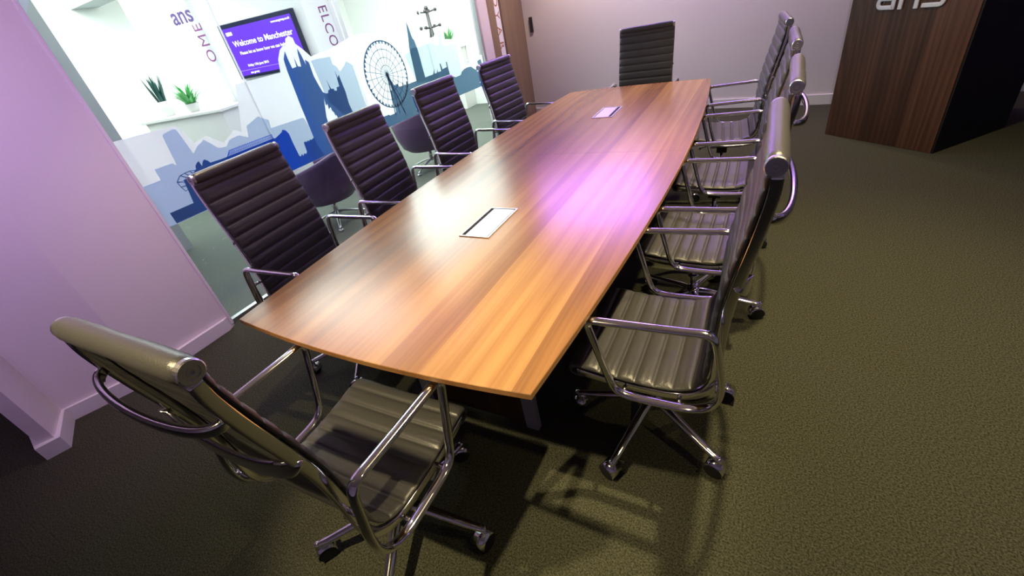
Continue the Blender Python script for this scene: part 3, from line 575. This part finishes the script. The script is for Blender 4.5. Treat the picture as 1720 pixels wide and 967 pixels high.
# index where the seat turns into the back
ib = min(range(len(SR)), key=lambda i: (SR[i]-Vector((-.17, 0, .458))).length); ib = round(ib/SUB)*SUB
last = len(SR)-1
def disc_stack(bm, cx, cz, y, sgn, prof):
    """rings on an axis along y"""
    rings = []
    for r, d in prof: rings.append([bm.verts.new((cx+r*math.cos(2*PI*i/24), y+sgn*d, cz+r*math.sin(2*PI*i/24))) for i in range(24)] if r > 0 else [bm.verts.new((cx, y+sgn*d, cz))])
    for a, b in zip(rings, rings[1:]):
        for i in range(24):
            j = (i+1) % 24; vs = ([a[0]] if len(a) == 1 else [a[i], a[j]])+([b[0]] if len(b) == 1 else [b[j], b[i]])
            f = bm.faces.new(vs); f.smooth = False
    bmesh.ops.recalc_face_normals(bm, faces=bm.faces[:])
def make_chair():
    t = thing('office_chair', '', 'chair')
    mesh_obj('seat', sling(0, ib), M['leather'], t, True)
    mesh_obj('backrest', sling(ib, last), M['leather'], t, True)
    hx, hz = -.296, 1.097
    bm = bmesh.new(); rr = .024; prof = [(-.222, .018), (-.218, .022), (-.20, rr), (-.1, rr+.001), (0, rr-.0005), (.1, rr+.001), (.20, rr), (.218, .022), (.222, .018)]; rings = []
    for y, r in prof: rings.append([bm.verts.new((hx+r*math.cos(2*PI*i/24), y, hz+r*math.sin(2*PI*i/24))) for i in range(24)])
    for a, b in zip(rings, rings[1:]):
        for i in range(24): bm.faces.new((a[i], a[(i+1) % 24], b[(i+1) % 24], b[i]))
    bm.faces.new(rings[0]); bm.faces.new(rings[-1][::-1]); bmesh.ops.recalc_face_normals(bm, faces=bm.faces[:])
    mesh_obj('headrest_roll', bm, M['leather'], t, True)
    for s in (-1, 1):
        bm = bmesh.new(); disc_stack(bm, hx, hz, s*.222, s, [(.0215, -.004), (.0215, .006), (.0195, .0085), (.013, .0085), (.0125, .0065), (.0075, .0065), (.007, .008), (.004, .008), (.0035, .004), (0, .004)]); mesh_obj('headrest_cap', bm, M['satin'], t)
    # side rails
    RP = catmull([(.190, 0, .428), (.10, 0, .414), (0, 0, .405), (-.10, 0, .406), (-.160, 0, .420), (-.200, 0, .452), (-.219, 0, .50), (-.224, 0, .56), (-.227, 0, .64), (-.237, 0, .74), (-.257, 0, .84), (-.280, 0, .94), (-.297, 0, 1.03), (-.300, 0, 1.08)], 6)
    for s in (-1, 1):
        bm = bmesh.new(); sweep(bm, [p+Vector((0, s*.222, 0)) for p in RP], .008, .0135, seg=12, square=True); mesh_obj('side_rail', bm, M['chrome'], t, True)
    # arm loops: front post, arm top, rear upright and lower run in one closed loop
    AP = [(.060, .690), (-.03, .692), (-.14, .695), (-.192, .697), (-.212, .688), (-.222, .665), (-.232, .60), (-.240, .54), (-.238, .49), (-.222, .452), (-.190, .428), (-.145, .417), (-.07, .415), (.0, .417), (.035, .426), (.056, .45), (.072, .50), (.098, .60), (.112, .655), (.113, .675), (.100, .688)]
    AP = catmull([(x, 0, z) for x, z in AP], 5, True)
    def wa(u):  # wider at the rear upright
        return .0145+.0035*math.exp(-((u-.36)/.10)**2)
    for s in (-1, 1):
        bm = bmesh.new(); sweep(bm, [p+Vector((0, s*.272, 0)) for p in AP], wa, .0098, closed=True, seg=14); mesh_obj('armrest', bm, M['chrome'], t, True)
        for (x, z) in ((.03, .412), (-.13, .410), (-.226, .60), (-.228, .50)):
            bm = bmesh.new(); rod(bm, (x, s*.218, z), (x-.004, s*.268, z+.003), .007); mesh_obj('arm_bracket', bm, M['chrome'], t, True)
    def bail(name, z, x, dep, drop, wz, th):
        P = [Vector((x-dep*math.sin(PI*i/22)**.8, .220*math.cos(PI*i/22), z-drop*math.sin(PI*i/22))) for i in range(23)]
        bm = bmesh.new(); sweep(bm, P, wz, th, ref=UP, seg=12, square=True); mesh_obj(name, bm, M['chrome'], t, True)
    bail('back_handle', .985, -.298, .046, .014, .011, .0075)
    bail('back_stretcher', .825, .262*-1, .018, .05, .026, .005)
    for x in (.05, -.12):
        P = [Vector((x, .22*math.cos(PI*i/16), .402-.035*math.sin(PI*i/16))) for i in range(17)]
        bm = bmesh.new(); sweep(bm, P, .014, .006, ref=Vector((1, 0, 0)), seg=10, square=True); mesh_obj('seat_stretcher', bm, M['chrome'], t, True)
    bm = bmesh.new(); box(bm, -.13, .085, -.045, .045, .325, .368, .008); box(bm, -.035, .035, -.035, .035, .285, .33, .006); mech = mesh_obj('tilt_mechanism', bm, M['darkmetal'], t)
    bm = bmesh.new(); rod(bm, (.03, -.04, .345), (.035, -.185, .340), .005); rod(bm, (.035, -.185, .340), (.035, -.20, .340), .021, 18); mesh_obj('height_lever', bm, M['satin'], mech, True)
    bm = bmesh.new(); rod(bm, (.07, .0, .34), (.145, -.09, .29), .004); mesh_obj('tension_rod', bm, M['darkmetal'], mech, True)
    bm = bmesh.new(); bmesh.ops.create_icosphere(bm, subdivisions=3, radius=.012, matrix=Matrix.Translation((.15, -.095, .287))); mesh_obj('tension_knob', bm, M['chrome'], mech, True)
    bm = bmesh.new(); rod(bm, (0, 0, .10), (0, 0, .30), .013, 16); lathe(bm, [(.013, .215), (.026, .215), (.026, .222), (.013, .225)], 20); mesh_obj('gas_column', bm, M['chrome'], t, True)
    bm = bmesh.new(); lathe(bm, [(0, .085), (.030, .085), (.036, .10), (.034, .135), (.026, .15), (0, .15)], 24); mesh_obj('base_hub', bm, M['chrome'], t, True)
    return t
# star base arms and castors are added per chair because each base is swivelled differently
leg_bm = bmesh.new(); sweep(leg_bm, catmull([(.02, 0, .128), (.07, 0, .124), (.16, 0, .104), (.25, 0, .084), (.285, 0, .079), (.304, 0, .074)], 6), lambda u: .020-.009*u, lambda u: .015-.005*u, seg=12)
rod(leg_bm, (.302, 0, .086), (.302, 0, .055), .009, 12)
leg_me = bpy.data.meshes.new('leg'); leg_bm.to_mesh(leg_me); leg_bm.free(); leg_me.materials.append(M['chrome'])
for p in leg_me.polygons: p.use_smooth = True
def caster_mesh():
    bm = bmesh.new(); R_ = .030
    for s in (-1, 1): disc_stack(bm, -.012, R_, s*.004, s, [(.0, 0), (.029, 0), (R_-.0002, .002), (R_-.0002, .018), (.026, .020), (0, .020)])
    for f in bm.faces: f.material_index = 1
    rings = []; n = 16
    for i in range(n+1):
        a = math.radians(-15+205*i/n); rings.append([bm.verts.new((-.012+r*math.cos(a), y, R_+r*math.sin(a))) for r, y in ((.033, -.025), (.033, .025), (.0307, .0235), (.0307, -.0235))])
    for a, b in zip(rings, rings[1:]):
        for k in range(4): f = bm.faces.new((a[k], a[(k+1) % 4], b[(k+1) % 4], b[k])); f.smooth = True
    bm.faces.new(rings[0]); bm.faces.new(rings[-1][::-1]); bmesh.ops.recalc_face_normals(bm, faces=bm.faces[:])
    me = bpy.data.meshes.new('caster'); bm.to_mesh(me); bm.free(); me.materials.append(M['chrome']); me.materials.append(M['rubber']); return me
cast_me = caster_mesh()
proto = make_chair()
def copy_tree(o, parent=None):
    c = o.copy(); COL.objects.link(c); c.parent = parent
    for ch in list(o.children): copy_tree(ch, c)
    return c
CH = [ # x, y, heading, base phase, label
 (.711, -1.063, PI, 3, 'nearest black leather chair on the right side of the table'),
 (.747, -.314, 3.123, 40, 'second ribbed black leather chair from the camera on the right side of the table'),
 (.752, .476, 3.157, 20, 'third ribbed black leather chair from the camera on the right side of the table'),
 (.712, 1.289, 3.228, 55, 'farthest ribbed black leather chair on the right side of the table, nearest the back wall'),
 (-.827, -1.07, .083, 10, 'nearest ribbed black leather chair on the glass side of the table, largest back seen there'),
 (-.811, -.339, .067, 33, 'second ribbed black leather chair from the camera on the glass side of the table'),
 (-.827, .454, -.027, 50, 'third black leather chair from the camera on the glass side of the table'),
 (-.764, 1.226, -.094, 15, 'farthest ribbed black leather chair on the glass side, in front of the wooden door'),
 (.016, -1.772, 1.588, -10, 'ribbed black leather chair at the near end of the table, seen from behind'),
 (-.011, 1.80, -1.587, 30, 'ribbed black leather chair at the far end of the table against the back wall')]
pending = [proto] + [copy_tree(proto) for _ in CH[1:]]
CH = [(c,) + t for c, t in zip(pending, CH)]
for c, x, y, th, ph, lab in CH:
    c.location = (x, y, 0); c.rotation_euler = (0, 0, th); c['label'] = lab; c['group'] = 'ribbed leather chairs around the meeting table'
    if c is proto: c.rotation_euler = (0, math.radians(.8), th); c.scale = (1, 1, 1.015)
    for k in range(5):
        a = math.radians(ph+72*k); l = bpy.data.objects.new('base_leg', leg_me); COL.objects.link(l); l.parent = c; l.rotation_euler = (0, 0, a)
        q = bpy.data.objects.new('caster', cast_me); COL.objects.link(q); q.parent = c; q.location = (.302*math.cos(a), .302*math.sin(a), 0); q.rotation_euler = (0, 0, a+(.9 if k % 2 else -.7)+k*.5)
